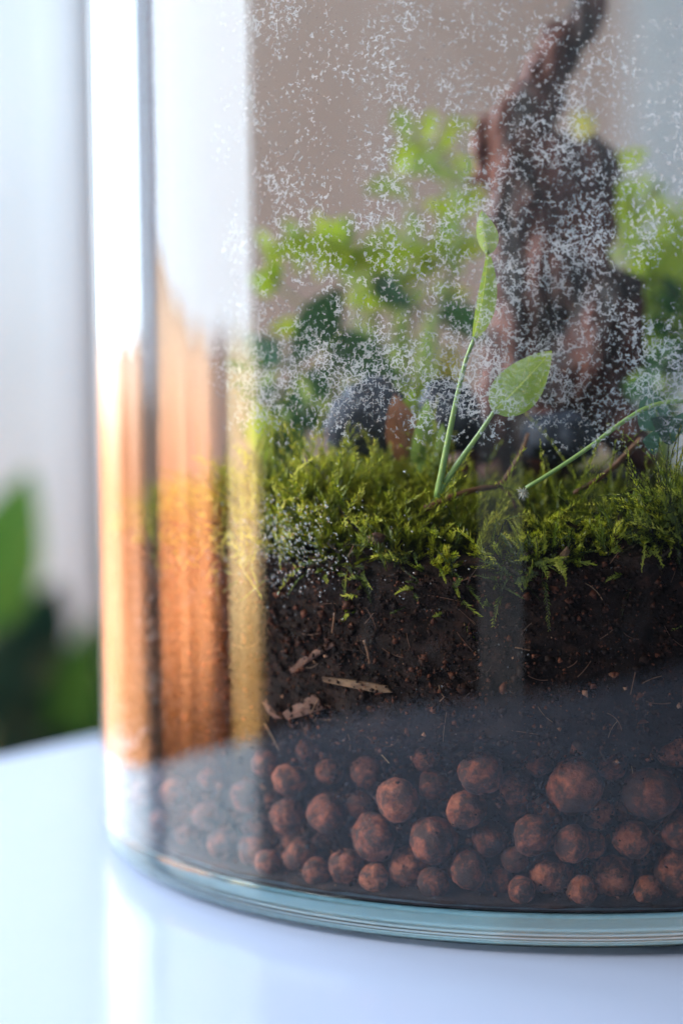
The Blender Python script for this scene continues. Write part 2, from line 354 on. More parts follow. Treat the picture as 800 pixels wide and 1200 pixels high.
# houseplant standing on the floor beyond the table
hp = empty('potted_houseplant', (-.20, .62, -.75)); tag(hp, 'out-of-focus dark green houseplant in a grey pot beyond the table edge', 'houseplant')
def lathe(prof, n=64):
    V = []; F = []
    for r, z in prof:
        for k in range(n): V.append((r*math.cos(2*math.pi*k/n), r*math.sin(2*math.pi*k/n), z))
    for i in range(len(prof)-1):
        for k in range(n): F.append((i*n+k, i*n+(k+1) % n, (i+1)*n+(k+1) % n, (i+1)*n+k))
    return V, F
def leaf_geo(base, tip, width, side=None, droop=0., fold=.15, wave=0., nx=6, ny=12, round_=.5, point=.75):
    """a leaf blade from base to tip; side = direction across the blade"""
    base, tip = Vector(base), Vector(tip); ax = tip-base; L = ax.length; t = ax.normalized()
    side = Vector(side) if side is not None else t.cross(Vector((0, -1, 0)))
    side = (side-side.dot(t)*t).normalized(); nrm = side.cross(t)
    V = []; F = []; UV = []
    for j in range(ny+1):
        b = j/ny; prof = max(math.sin(math.pi*b**(.5+round_*.8))**point*(1-.25*b), .02) if 0 < b < 1 else .02
        c = base+t*L*b+nrm*droop*L*4*b*(1-b)
        for i in range(nx+1):
            a = i/nx*2-1
            V.append(c+side*a*width*.5*prof+nrm*(abs(a)*fold*width*.5*prof+wave*width*math.sin(9*b+3*a)*abs(a))); UV.append(((a+1)/2, b))
    for j in range(ny):
        for i in range(nx):
            k = j*(nx+1)+i; F.append((k, k+1, k+nx+2, k+nx+1))
    return V, F, UV
def leaf(name, mat, parent, *a, **k):
    V, F, UV = leaf_geo(*a, **k); me = bpy.data.meshes.new(name); me.from_pydata([tuple(v) for v in V], [], F)
    uvl = me.uv_layers.new(name='UVMap')
    for lp in me.loops: uvl.data[lp.index].uv = UV[lp.vertex_index]
    me.update(); return link(name, me, mat, parent)
V, F = lathe([(.002, -.75), (.11, -.75), (.13, -.72), (.150, -.33), (.158, -.325), (.158, -.29), (.146, -.288), (.14, -.33), (.002, -.335)], 48)
mk('pot', [(x-.20+.04, y+.70, z) for x, y, z in V], F, M['pot'], hp)
hb = Vector((-.24, .66, -.34))
for px, py, yy, bx, by, wd, mt in ((36, 550, .56, -18, 740, .052, 'houseplant'), (-40, 600, .62, -40, 800, .05, 'houseplant'), (70, 680, .64, 10, 790, .05, 'houseplant_d'), (62, 745, .60, -10, 850, .045, 'houseplant_d'),
                                    (-10, 740, .57, 30, 870, .05, 'houseplant_d'), (110, 720, .66, 70, 900, .04, 'houseplant'), (45, 700, .68, 40, 900, .06, 'houseplant_d'), (90, 850, .60, 20, 940, .06, 'houseplant_d'),
                                    (15, 820, .58, 60, 960, .06, 'houseplant_d'), (120, 800, .70, 60, 960, .06, 'houseplant_d')):
    tip = aty(px, py, yy); b = aty(bx, by, yy+.03)
    leaf('leaf', M[mt], hp, b, tip, wd, (1, .35*random.uniform(-1, 1), 0), .06, .2)
    v, f = tube_geo(spline([hb, (hb+b)/2+Vector((0, 0, .03)), b], 8), [.004]*9, 6); mk('stalk', v, f, M['stem_dark'], hp)

# ------------------------------------------------------------------ the jar
jar = empty('glass_jar', (0, 0, 0)); tag(jar, 'large clear cylindrical glass jar planted as a terrarium, misted inside', 'jar')
HT = .36; N = 192
ow = lathe([(R, .0104+(HT-.0104)*i/12) for i in range(13)]+[(R-.0005, HT+.0015), ((R+RI)/2, HT+.0022), (RI+.0005, HT+.0015)], N); mk('outer_glass', ow[0], ow[1], M['glass'], jar)
iw = lathe([(RI, HT-(HT-.0104)*i/12) for i in range(13)], N); mk('inner_glass', iw[0], iw[1], M['wet'], jar)
bp = [(.0005, .0006), (.110, .0006), (.1165, .0006)]+[(.1180+.00703*math.sin(q), .0007+.0062*(1-math.cos(q))) for q in [math.pi/2*i/14 for i in range(15)]]+[(.12503, .0085), (.12503, .0101), (.1249, .0103),
      (.1223, .0103), (.1218, .0101), (.1195, .0100), (.113, .0100), (.06, .0100), (.0005, .0100)]
bv = lathe(bp, N); mk('thick_base', bv[0], bv[1], M['base'], jar)

# ------------------------------------------------------------------ soil
def nz(p, s, o=0): return noise.noise(Vector(p)*s+Vector((o, o*1.7, -o)))
def H(x, y):
    r = math.hypot(x, y); h = .0905
    h += .007*math.exp(-(((x+.055)/.035)**2+((y+.075)/.032)**2))         # moss mound
    h += .008*math.exp(-(((x-.01)/.07)**2+((y+.005)/.05)**2))
    h -= .006*math.exp(-(((x+.03)/.028)**2+((y+.100)/.018)**2))
    h += .004*nz((x, y, 0), 40)+.002*nz((x, y, 0), 110, 3)
    e = max(0, (r-.104)/.017); lo = .081 if x < -.02 else .081+min(1, (x+.02)/.03)*.006
    return h*(1-e*e)+(lo+.002*nz((x, y, 0), 60, 5))*e*e if e > 0 else h
V = []; F = []; NT_, NZ_, NR_ = 360, 44, 34
for j in range(NZ_+1):
    b = j/NZ_
    for k in range(NT_):
        an = 2*math.pi*k/NT_; ca, sa = math.cos(an), math.sin(an)
        zt = H(ca*.1195, sa*.1195); z = .01012+(zt-.01012)*(.012*b/.12 if b < .12 else .012+(b-.12)/.88*.988)
        base = .1200 if z > .047 else .1085+max(0, (z-.040)/.007)*.0115
        if z < .0135: base = .1208-.0123*max(0, (z-.0115)/.002)
        p = (ca*.119, sa*.119, z); r = base+.0014*nz(p, 170)+.0008*nz(p, 420, 2)
        V.append((ca*min(r, .1217), sa*min(r, .1217), z))
for j in range(NZ_):
    for k in range(NT_): F.append((j*NT_+k, j*NT_+(k+1) % NT_, (j+1)*NT_+(k+1) % NT_, (j+1)*NT_+k))
o0 = NZ_*NT_
for i in range(1, NR_+1):
    rr = .119*(1-i/NR_)+.0004
    for k in range(NT_):
        an = 2*math.pi*k/NT_; x, y = rr*math.cos(an), rr*math.sin(an); V.append((x, y, H(x, y)+.0012*nz((x, y, 0), 300, 4)))
for i in range(NR_):
    for k in range(NT_):
        a = o0 if i == 0 else len(V)-NR_*NT_+(i-1)*NT_; b = len(V)-NR_*NT_+i*NT_
        F.append((a+k, a+(k+1) % NT_, b+(k+1) % NT_, b+k))
soil = mk('potting_soil', V, F, M['soil']); tag(soil, 'dark brown crumbly potting soil layered over the clay balls', 'soil', kind='stuff')

# ------------------------------------------------------------------ clay balls against the glass
spec = [(567, 912, 56, 0), (669, 933, 70, 1), (756, 934, 72, 0), (788, 878, 60, 1), (339, 913, 42, 1), (310, 894, 34, 1), (336, 957, 46, 0), (386, 954, 50, 0), (469, 938, 56, 0), (438, 984, 60, 0), (538, 948, 50, 2),
        (514, 984, 58, 0), (407, 1020, 46, 0), (479, 1027, 54, 0), (545, 1033, 50, 1), (354, 1003, 44, 1), (622, 983, 50, 1), (672, 996, 46, 1), (734, 986, 48, 2), (642, 1034, 56, 1), (717, 1036, 56, 1), (775, 1028, 62, 1),
        (797, 983, 48, 1), (580, 1040, 38, 1), (600, 930, 44, 4), (290, 934, 44, 0), (246, 958, 42, 0), (248, 912, 34, 1), (205, 928, 40, 1), (194, 962, 34, 1), (300, 998, 42, 1), (265, 985, 40, 2), (222, 985, 36, 2),
        (168, 930, 40, 1), (160, 950, 34, 2), (150, 925, 36, 2), (572, 990, 44, 3), (430, 905, 44, 4), (385, 905, 36, 4), (700, 965, 40, 4), (850, 940, 60, 0), (860, 1030, 60, 0), (310, 1012, 36, 0), (378, 1030, 36, 0), (443, 1036, 38, 0), (512, 1044, 40, 0), (608, 1046, 36, 0), (680, 1046, 36, 0), (747, 1046, 36, 0), (600, 1010, 34, 2), (705, 1004, 36, 3), (640, 950, 40, 4), (510, 925, 40, 4), (420, 950, 36, 3), (720, 900, 40, 4), (630, 895, 36, 4), (500, 890, 34, 4), (360, 880, 30, 4), (905, 960, 62, 0), (845, 985, 50, 1), (910, 1035, 56, 0)]
rr_ = random.Random(5)
for k in range(34): spec.append((150+k*22.5+rr_.uniform(-8, 8), (1032, 985, 940)[k % 3]-55*max(0, (400-(150+k*22.5))/250)**2+rr_.uniform(-8, 8), rr_.uniform(38, 60), rr_.choice((5, 6, 7))))
balls = []
for u, v_, d, dep in spec:
    r = d*.5*.445/2400
    p = wallp(u, v_, r+.0006+dep*.0016); balls.append([p, r, dep])
for it in range(80):
    for i in range(len(balls)):
        for j in range(i):
            dv = balls[i][0]-balls[j][0]; m = balls[i][1]+balls[j][1]; L = dv.length
            if L < m and L > 1e-6:
                push = dv*((m-L)/L*.5); balls[i][0] = balls[i][0]+push; balls[j][0] = balls[j][0]-push
    for b in balls:
        p = b[0]; rr = math.hypot(p.x, p.y); lim = RI-b[1]-.0004
        if rr > lim: p.x *= lim/rr; p.y *= lim/rr
        p.z = max(p.z, .0102+b[1])
ball_me = []
for k in range(6):
    bm = bmesh.new(); bmesh.ops.create_icosphere(bm, subdivisions=4, radius=1)
    for vt in bm.verts:
        c = vt.co; s = 1+.18*nz(c, .9, k*7)+.085*nz(c, 2.2, k*3)+.04*nz(c, 5.5, k)+.025*nz(c, 14, k)
        pit = noise.noise(c*4.5+Vector((k*5, 0, 0)))
        if pit > .25: s -= (pit-.25)**1.5*.25
        vt.co = c*s*.99
        vt.co.z *= .93
    me = bpy.data.meshes.new('clay_ball'); bm.to_mesh(me); bm.free(); me.materials.append(M['clay']); me.polygons.foreach_set('use_smooth', [True]*len(me.polygons)); ball_me.append(me)
for i, (p, r, dep) in enumerate(balls):
    o = bpy.data.objects.new('clay_ball', ball_me[i % 6]); col.objects.link(o); o.location = p; o.scale = (r, r, r)
    o.rotation_euler = [random.uniform(0, 6.28) for _ in range(3)]
    size = 'large' if r > .0057 else 'mid-sized' if r > .0044 else 'small'
    row = 'standing on the jar floor' if p.z < .0195 else 'midway up the ball layer' if p.z < .0275 else 'right under the dark soil'
    sits = 'pressed to the glass' if dep == 0 else 'just behind the glass' if dep < 3 else 'half hidden by others'
    if p.x < -.072: sits += ' under window glare'
    lab = f'{size} clay ball {row}, {sits}'
    tag(o, lab, 'clay ball', 'clay balls of the drainage layer')

# ------------------------------------------------------------------ soil crumbs and fibres (uncountable)
OCT = np.array([(1, 0, 0), (-1, 0, 0), (0, 1, 0), (0, -1, 0), (0, 0, 1), (0, 0, -1)], float)
OF = np.array([(0, 2, 4), (2, 1, 4), (1, 3, 4), (3, 0, 4), (2, 0, 5), (1, 2, 5), (3, 1, 5), (0, 3, 5)])
def bulk(name, V, F, tone, mat, parent, smooth=False):
    me = bpy.data.meshes.new(name); me.vertices.add(len(V)); me.vertices.foreach_set('co', np.asarray(V, np.float32).ravel())
    n = F.shape[1]; me.loops.add(F.size); me.loops.foreach_set('vertex_index', F.ravel().astype(np.int32)); me.polygons.add(len(F))
    me.polygons.foreach_set('loop_start', np.arange(0, F.size, n, dtype=np.int32)); me.update(calc_edges=True); me.validate()
    at = me.attributes.new('tone', 'FLOAT', 'POINT'); at.data.foreach_set('value', np.asarray(tone, np.float32))
    o = link(name, me, mat, parent, smooth); tag(o, kind='stuff'); return o
def crumbs():
    P = []; S = []
    bc = [(b[0], b[1], random.uniform(.62, 1.0), random.uniform(.35, .9)) for b in balls]
    n = 0
    while n < 60000:
        th = math.radians(random.uniform(-205, 15)); ca, sa = math.cos(th), math.sin(th); z = random.uniform(.0105, .092)
        s = min(.00028*math.exp(random.gauss(0, .7)), .0016)
        n += 1
        if n % 5 == 0: z = random.uniform(.0103, .0150)
        if z > .047-.006*random.random():
            if z > H(ca*.119, sa*.119)+.001: continue
            r = RI-.0002-s-random.random()*.0016
        else:
            r = RI-.0003-s-random.random()**.5*.011
            x, y = ca*r, sa*r; bad = False
            for c, br, k1, k2 in bc:
                dx, dy, dz = x-c.x, y-c.y, z-c.z
                if dx*dx+dy*dy+dz*dz < (br*1.0)**2: bad = True; break
                tt = (-sa*dx+ca*dy)
                cover = (k1 if z-c.z < br*.2 else k2)*(.9+.25*noise.noise(Vector((x, y, z))*500))
                if tt*tt+dz*dz < (br*cover)**2 and r > math.hypot(c.x, c.y) and random.random() < .82: bad = True; break
            if bad: continue
        P.append((ca*r, sa*r, z)); S.append(s)
    P = np.array(P); S = np.array(S); m = len(P)
    sh = rng.uniform(.55, 1.35, (m, 6, 1))*OCT[None]*S[:, None, None]; sh += rng.normal(0, .22, (m, 6, 3))*S[:, None, None]
    q = rng.normal(size=(m, 3, 3)); q, _ = np.linalg.qr(q); sh = np.einsum('mij,mkj->mki', q, sh)
    V = (P[:, None]+sh).reshape(-1, 3); F = (np.arange(m)[:, None, None]*6+OF[None]).reshape(-1, 3)
    tone = np.clip(rng.beta(1.6, 3.2, m)+(rng.random(m) < .006)*.6, 0, 1); bulk('crumb', V, F, np.repeat(tone, 6), M['crumb'], soil)
crumbs()
def fibres(n=330):
    Vs = []; Fs = []; T = []; o = 0
    for _ in range(n):
        th = math.radians(random.uniform(-200, 10)); z = random.uniform(.04, .089); L = random.uniform(.0015, .007)*(2 if random.random() < .08 else 1); r = RI-.0006-random.random()*.0012
        a = random.gauss(0, 1.0); k = random.gauss(0, 70); wdt = random.uniform(.00005, .00014)*(1.8 if random.random() < .06 else 1)
        pts = []
        for i in range(7):
            t_ = (i/6-.5)*L; aa = a+k*t_; pts.append(Vector((math.cos(th+t_*math.cos(aa)/RI)*r, math.sin(th+t_*math.cos(aa)/RI)*r, z+t_*math.sin(aa))))
        v, f = tube_geo(pts, [wdt]*7, 4); f = [q for q in f if len(q) == 4][:24]
        Vs += [tuple(p) for p in v]; Fs += [tuple(x+o for x in q) for q in f]; o += len(v); T += [min(1, max(0, random.gauss(.42, .24)))]*len(v)
    bulk('fibre', np.array(Vs), np.array(Fs), T, M['fibre'], soil, True)
fibres()

# larger chips of bark and wood in the soil, against the glass
def chip(pts, thick, mat, label, name='bark_chip', inset=.0012):
    top = [wallp(u, v_, inset) for u, v_ in pts]; c = sum(top, Vector())/len(top)
    inw = Vector((-c.x, -c.y, 0)).normalized(); n = len(top)
    mid = c-inw*thick*.35
    V = top+[p+inw*thick for p in top]+[mid, c+inw*thick*1.2]
    F = [(i, (i+1) % n, n+(i+1) % n, n+i) for i in range(n)]+[(2*n, (i+1) % n, i) for i in range(n)]+[(2*n+1, n+i, n+(i+1) % n) for i in range(n)]
    o = mk(name, V, F, mat, None, False); bv_ = o.modifiers.new('wear', 'BEVEL'); bv_.width = .0002; bv_.segments = 1
    tag(o, label, 'plant scrap' if name == 'leaf_scrap' else 'wood chip', 'bits of bark and dead leaf in the jar')
chip([(330, 836), (344, 826), (366, 814), (372, 818), (379, 831), (352, 840), (336, 844)], .0015, M['chip'], 'reddish flat flake of bark with a pale lower edge, in the soil')
chip([(376, 793), (400, 796), (436, 801), (452, 804), (459, 812), (440, 812), (405, 805), (378, 799)], .0012, M['chip_pale'], 'pale split sliver of wood lying in the dark soil')
chip([(338, 785), (350, 773), (376, 757), (390, 752), (392, 757), (372, 768), (352, 783), (341, 790)], .0012, M['chip'], 'long dark bark strip slanting up through the soil', inset=.0016)
chip([(306, 822), (313, 822), (322, 834), (330, 842), (322, 843), (312, 834)], .001, M['chip'], 'short brown bark bit beside the reddish flake')
chip([(428, 630), (438, 624), (448, 628), (446, 636), (434, 640)], .002, M['chip'], 'crumpled brown bit of dead leaf caught in the moss', 'leaf_scrap', .004)
chip([(655, 650), (664, 640), (668, 646), (660, 662)], .001, M['chip_pale'], 'tiny pale dead moss tip below the yellow-green fronds', 'leaf_scrap', .002)
for pts, rad, mt, lab in (([(310, 848), (318, 862), (327, 880)], .00022, 'fibre', 'straight pale straw strand standing in the soil'), ([(426, 750), (431, 765), (433, 778)], .00035, 'twig', 'thin reddish rootlet hanging in the dark soil'),
                          ([(392, 718), (391, 728), (389, 742)], .0003, 'twig', 'thin brown rootlet below the moss')):
    P = spline([wallp(u, v_, .0009) for u, v_ in pts], 8); v, f = tube_geo(P, [rad]*9, 6); tag(mk('rootlet', v, f, M[mt] if mt != 'fibre' else M['chip_pale']), lab, 'rootlet')

# ------------------------------------------------------------------ moss
def moss(name, label, samp, n, Lr, leafl, nl, tone_mu, tone_sd, spread, flat, parent=None, lw=.17):
    Pb = []; D = []; TN = []
    while len(Pb) < n:
        s = samp()
        if s is None: continue
        p, d, tn = s; Pb.append(p); D.append(d); TN.append(tn)
    P = np.array(Pb); D = np.array(D); n = len(P); D += rng.normal(0, spread, (n, 3)); D /= np.linalg.norm(D, axis=1, keepdims=True)
    clump = np.array([.75+1.3*nz(p, 70, 12)+.7*nz(p, 190, 5) for p in P]); L = rng.uniform(*Lr, n)*np.clip(clump, .3, 1.9); g = rng.normal(0, 1, (n, 3)); S = np.cross(D, g); S /= np.linalg.norm(S, axis=1, keepdims=True); Nn = np.cross(D, S)
    bend = rng.normal(0, .55, n)+.15; t = np.linspace(0.04, 1, nl)
    # leaflets
    tt = t[None, :, None]; c = P[:, None]+D[:, None]*L[:, None, None]*tt+(S*bend[:, None])[:, None]*L[:, None, None]*tt**2*.8
    c[..., 2] -= (L[:, None]*t[None]**2*.12)
    ax = D[:, None]+(S*bend[:, None])[:, None]*1.6*tt; ax /= np.linalg.norm(ax, axis=2, keepdims=True)
    ph = (np.arange(nl)*(math.pi*(1.0 if flat else .764)))[None]+rng.normal(0, .45 if flat else .3, (n, nl))
    rad = S[:, None]*np.cos(ph)[..., None]+Nn[:, None]*np.sin(ph)[..., None]
    ll = leafl*rng.uniform(.65, 1.25, (n, nl, 1))*(1-.45*tt**3)*np.clip(.5+tt*3, 0, 1); op = rng.uniform(.55, 1.05, (n, nl, 1))
    dr = ax*(1-.35*op)+rad*op*.85; dr /= np.linalg.norm(dr, axis=2, keepdims=True)
    wd = np.cross(dr, rad); wd /= (np.linalg.norm(wd, axis=2, keepdims=True)+1e-9)
    b0 = c; tip = c+dr*ll+ax*ll*.22; mid = c+dr*ll*.42
    w_ = ll*lw
    Q = np.stack([b0, mid+wd*w_, tip, mid-wd*w_], 2)
    V1 = Q.reshape(-1, 3); F1 = np.arange(len(V1)).reshape(-1, 4)
    F1 = np.concatenate([F1[:, [0, 1, 2]], F1[:, [0, 2, 3]]])
    tn = np.array(TN)[:, None]+rng.normal(0, tone_sd, (n, 1))+tone_mu+.34*t[None]-.12+rng.normal(0, .05, (n, nl)); T1 = np.repeat(np.clip(tn, .02, 1).ravel(), 4)  # lit tips above dark gaps painted in as tone along each shoot
    # stems: 3-sided, 5 rings
    tk = np.linspace(0, 1, 5); tt = tk[None, :, None]
    c = P[:, None]+D[:, None]*L[:, None, None]*tt+(S*bend[:, None])[:, None]*L[:, None, None]*tt**2*.8; c[..., 2] -= (L[:, None]*tk[None]**2*.12)
    an = np.arange(3)*2.094; ring = (S[:, None]*np.cos(an)[None, :, None]+Nn[:, None]*np.sin(an)[None, :, None])*.00013
    V2 = (c[:, :, None]+ring[:, None]).reshape(-1, 3); base = (np.arange(n)*15)[:, None]
    q = []
    for i in range(4):
        for k in range(3):
            a, b_, c_, d_ = i*3+k, i*3+(k+1) % 3, i*3+3+(k+1) % 3, i*3+3+k; q += [(a, b_, c_), (a, c_, d_)]
    F2 = (base[:, :, None]+np.array(q)[None]).reshape(-1, 3)+len(V1)
    T2 = np.repeat(np.clip(np.array(TN)+tone_mu-.12, .02, 1), 15)
    V = np.concatenate([V1, V2])
    rr = np.hypot(V[:, 0], V[:, 1]); lim = RI-.0003; k = np.where(rr > lim, lim/rr, 1); V[:, 0] *= k; V[:, 1] *= k
    o = bulk(name, V, np.concatenate([F1, F2]), np.concatenate([T1, T2]), M['moss'], parent); tag(o, label, 'moss'); return o
def polar(r0, r1, a0, a1):
    r = math.sqrt(random.uniform(r0*r0, r1*r1)); a = math.radians(random.uniform(a0, a1)); return r*math.cos(a), r*math.sin(a), r, a
def s_front():                     # feathery bank along the glass
    x, y, r, a = polar(.094, .1205, -150, -30)
    if nz((x, y, 0), 70, 9)+.6*nz((x, y, 0), 160, 2) < -.12: return None
    if -.062 < x < -.018 and r < .113 and random.random() < .85: return None
    out = max(0, (r-.105)/.016); d = (math.cos(a)*(.35+.8*out), math.sin(a)*(.35+.8*out), 1-.75*out)
    z = H(x, y)-.0005+(random.random()*.006 if out > .7 else 0)-(random.random()*.004 if out > .8 else 0)
    if out > .75 and random.random() < .22: z -= random.random()*.011; d = (math.cos(a)*.4+random.gauss(0, .5), math.sin(a)*.4, random.uniform(-.6, .5))
    return (x, y, z), d, .10*nz((x, y, 0), 45, 2)-.10*(out > .75)-.4*(random.random() < .07)
moss('moss', 'dark feathery moss bank pressed against the front glass', s_front, 1700, (.005, .015), .0012, 44, .36, .18, .55, True)
def s_right():                     # bright yellow-green fronds of the right-hand bank
    x, y, r, a = polar(.088, .119, -100, -55)
    out = max(0, (r-.100)/.02); d = (math.cos(a)*(.3+.6*out), math.sin(a)*(.3+.6*out), 1-.4*out)
    return (x, y, H(x, y)+.001+.003*random.random()), d, .16*nz((x, y, 0), 60, 4)-.4*(random.random() < .08)
moss('moss', 'yellow-green curly moss fronds below the long arching stem', s_right, 520, (.008, .018), .0014, 52, .54, .15, .7, True)
def s_mound():                     # pale brush-like mound
    x = random.gauss(-.052, .017); y = random.gauss(-.082, .013)
    if math.hypot(x, y) > .1185: return None
    return (x, y, H(x, y)), (random.gauss(-.05, .25), random.gauss(-.12, .25), 1), .08*nz((x, y, 0), 70, 1)
moss('moss', 'pale yellow-green tufted moss mound left of the seedling stems', s_mound, 800, (.007, .019), .0020, 46, .58, .13, .34, False, lw=.15)
def s_tuft():
    t_ = wallp(random.gauss(785, 30), 600, .003+.012*random.random()); return (t_.x, t_.y, H(t_.x, t_.y)+random.random()*.006), (random.gauss(0, .3), random.gauss(-.15, .3), 1), -.25*(random.random() < .4)
moss('moss', 'brown-tipped olive moss tuft under the round creeper leaves', s_tuft, 420, (.010, .019), .0014, 44, .48, .14, .4, False)
def s_left():
    x, y, r, a = polar(.06, .119, -215, -140)
    return (x, y, H(x, y)), (math.cos(a)*.3, math.sin(a)*.3, 1), 0
moss('moss', 'mid green moss along the left curve of the jar', s_left, 700, (.005, .010), .002, 20, .38, .1, .35, False)
def s_back():
    x, y, r, a = polar(0, .10, 0, 360)
    if y > .03 or math.hypot(x-.005, y+.01) < .02 or nz((x, y, 0), 35, 6) < -.15: return None
    val = math.exp(-(((x+.03)/.03)**2+((y+.095)/.022)**2))
    if random.random() < val*.7: return None
    return (x, y, H(x, y)-.004*val), (0, -.1, 1), .08*nz((x, y, 0), 40, 8)-.2*val
moss('moss', 'soft green moss carpet around the foot of the driftwood', s_back, 1700, (.004, .009), .0022, 16, .36, .1, .35, False)

# ------------------------------------------------------------------ driftwood
def driftwood():
    segs = [  # (pixel u, v, depth y, radius in px at ~0.55 m)
        [(592, 560, -.012, 72), (596, 500, -.014, 58), (606, 440, -.014, 50), (618, 370, -.012, 46), (622, 300, -.010, 46), (612, 240, -.010, 48), (600, 190, -.010, 44), (608, 145, -.008, 38), (636, 95, -.004, 32), (664, 45, .000, 27), (692, -10, .005, 24), (725, -90, .012, 16), (780, -190, .02, 13)],
        [(566, 215, -.012, 20), (572, 170, -.012, 28), (600, 150, -.010, 30)],
        [(630, 480, -.018, 46), (676, 445, -.022, 42), (708, 395, -.024, 44), (706, 345, -.020, 38), (688, 310, -.014, 32), (668, 275, -.010, 34), (672, 235, -.008, 28), (690, 205, -.006, 26), (700, 182, -.004, 19), (694, 166, 0, 11)],
        [(720, 380, -.022, 30), (735, 350, -.022, 18)],
        [(705, 215, -.006, 20), (722, 200, -.004, 14), (730, 190, -.002, 8)],
        [(610, 200, -.010, 44), (650, 205, -.010, 44), (685, 205, -.008, 34)],
        [(622, 300, -.012, 44), (655, 320, -.014, 40), (690, 350, -.018, 36)],
        [(716, 230, -.008, 15), (712, 275, -.012, 17), (700, 320, -.016, 22)],
        [(600, 480, -.02, 40), (575, 505, -.03, 30), (550, 535, -.038, 20), (530, 560, -.04, 12)],
        [(680, 450, -.02, 36), (725, 500, -.02, 26), (760, 545, -.02, 14)],
        [(640, 500, -.03, 40), (650, 540, -.045, 24)],
        [(570, 200, -.012, 16), (552, 215, -.014, 10), (545, 222, -.016, 5)],
    ]
    geos = []
    for sg in segs:
        pts = spline([aty(u, v_, y) for u, v_, y, _ in sg], 8*len(sg)); rr = [s[3]*.55/2400 for s in sg]; m = len(pts)-1
        rads = [np.interp(i/m*(len(sg)-1), range(len(sg)), rr) for i in range(m+1)]; geos.append(tube_geo(pts, rads, 16))
    V, F = merge(geos); me = bpy.data.meshes.new('tmp'); me.from_pydata([tuple(v) for v in V], [], F); me.update()
    tmp = bpy.data.objects.new('tmp', me); col.objects.link(tmp)
    rm = tmp.modifiers.new('r', 'REMESH'); rm.mode = 'VOXEL'; rm.voxel_size = .0011
    sm = tmp.modifiers.new('s', 'SMOOTH'); sm.iterations = 5; sm.factor = .5
    dg = bpy.context.evaluated_depsgraph_get(); me2 = bpy.data.meshes.new_from_object(tmp.evaluated_get(dg)); bpy.data.objects.remove(tmp)
    me2.materials.clear()
    n = len(me2.vertices); co = np.empty(n*3, np.float32); me2.vertices.foreach_get('co', co); co = co.reshape(-1, 3); no = np.empty(n*3, np.float32); me2.vertices.foreach_get('normal', no); no = no.reshape(-1, 3)
    for i in range(n):
        x, y, z = co[i]; p = Vector((x, y, z*.45)); k = .0042*noise.noise(p*75)+.0026*noise.noise(p*190+Vector((3, 1, 2)))+.0012*noise.noise(p*480)
        rd = 1-abs(noise.noise(Vector((x, y, z*.18))*150)); k += .0034*(rd-.85)
        co[i] += no[i]*k
    me2.vertices.foreach_set('co', co.ravel()); me2.update()
    o = link('driftwood', me2, M['bark']); tag(o, 'twisted reddish-brown driftwood branch standing upright in the moss', 'driftwood')
driftwood()

# ------------------------------------------------------------------ stones, twigs
def stone(u, v_, y, rx, rz, seed, label):
    c = aty(u, v_, y); bm = bmesh.new(); bmesh.ops.create_icosphere(bm, subdivisions=4, radius=1)
    for vt in bm.verts:
        p = vt.co; s = 1+.38*nz(p, 1.0, seed)+.20*nz(p, 2.3, seed)+.06*nz(p, 6, seed); vt.co = Vector((p.x*rx, p.y*rx*.8, p.z*rz))*s
    me = bpy.data.meshes.new('stone'); bm.to_mesh(me); bm.free(); o = link('stone', me, M['stone']); o.location = c
    tag(o, label, 'stone')
stone(432, 500, -.062, .0100, .0105, 3, 'dark blue-grey stone behind the pale moss mound')
stone(522, 492, -.048, .0085, .0100, 8, 'dark stone between the seedling stem and the driftwood foot')
stone(655, 512, -.055, .0090, .0065, 12, 'low dark stone in front of the driftwood foot')
def twig(pts, r0, r1, label, mat='twig'):
    P = spline(pts, 24); v, f = tube_geo(P, [r0+(r1-r0)*i/24+.00008*math.sin(i*2.3) for i in range(25)], 7); tag(mk('twig', v, f, M[mat]), label, 'twig')
twig([aty(498, 596, -.100), aty(530, 582, -.098), aty(560, 573, -.096), aty(585, 568, -.094), aty(602, 545, -.090), aty(614, 522, -.086), aty(618, 508, -.084)], .0008, .0004, 'brown forked root twig lying before the driftwood')
twig([aty(672, 578, -.098), aty(700, 562, -.096), aty(720, 546, -.094), aty(738, 528, -.092), aty(752, 515, -.090)], .0005, .0009, 'bent brown twig beside the round-leaved creeper')
twig([aty(586, 568, -.094), aty(592, 575, -.094), aty(600, 584, -.094), aty(604, 596, -.094)], .0005, .0003, 'short brown twig at the root fork')

# ------------------------------------------------------------------ seedlings by the glass
def stemmed(pts, r0, r1, parent, mat='stem', n=20):
    P = spline(pts, n); v, f = tube_geo(P, [r0+(r1-r0)*i/n for i in range(n+1)], 8); return mk('stem', v, f, M[mat], parent)
sb = aty(512, 582, -.104)
sd = empty('seedling', sb); tag(sd, 'slender seedling with one oval leaf and one tall folded leaf, by the glass', 'seedling')
stemmed([sb, aty(520, 540, -.106), aty(532, 480, -.108), aty(545, 425, -.108), aty(556, 395, -.107)], .00085, .00042, sd)
leaf('leaf', M['leaf_fresh'], sd, aty(553, 400, -.107), aty(571, 292, -.106), .0070, (1, .9, .1), .04, .5)
leaf('leaf', M['leaf_pale'], sd, aty(571, 300, -.106), aty(564, 247, -.104), .0062, (1, .5, .2), -.05, .6)
stemmed([sb+Vector((.0005, 0, .001)), aty(535, 545, -.106), aty(560, 510, -.108), aty(580, 480, -.109)], .00075, .00042, sd)
leaf('leaf', M['leaf_fresh'], sd, aty(577, 483, -.109), aty(646, 411, -.1085), .0118, (1, .25, -1), .05, .12, .02, 8, 16, .35)

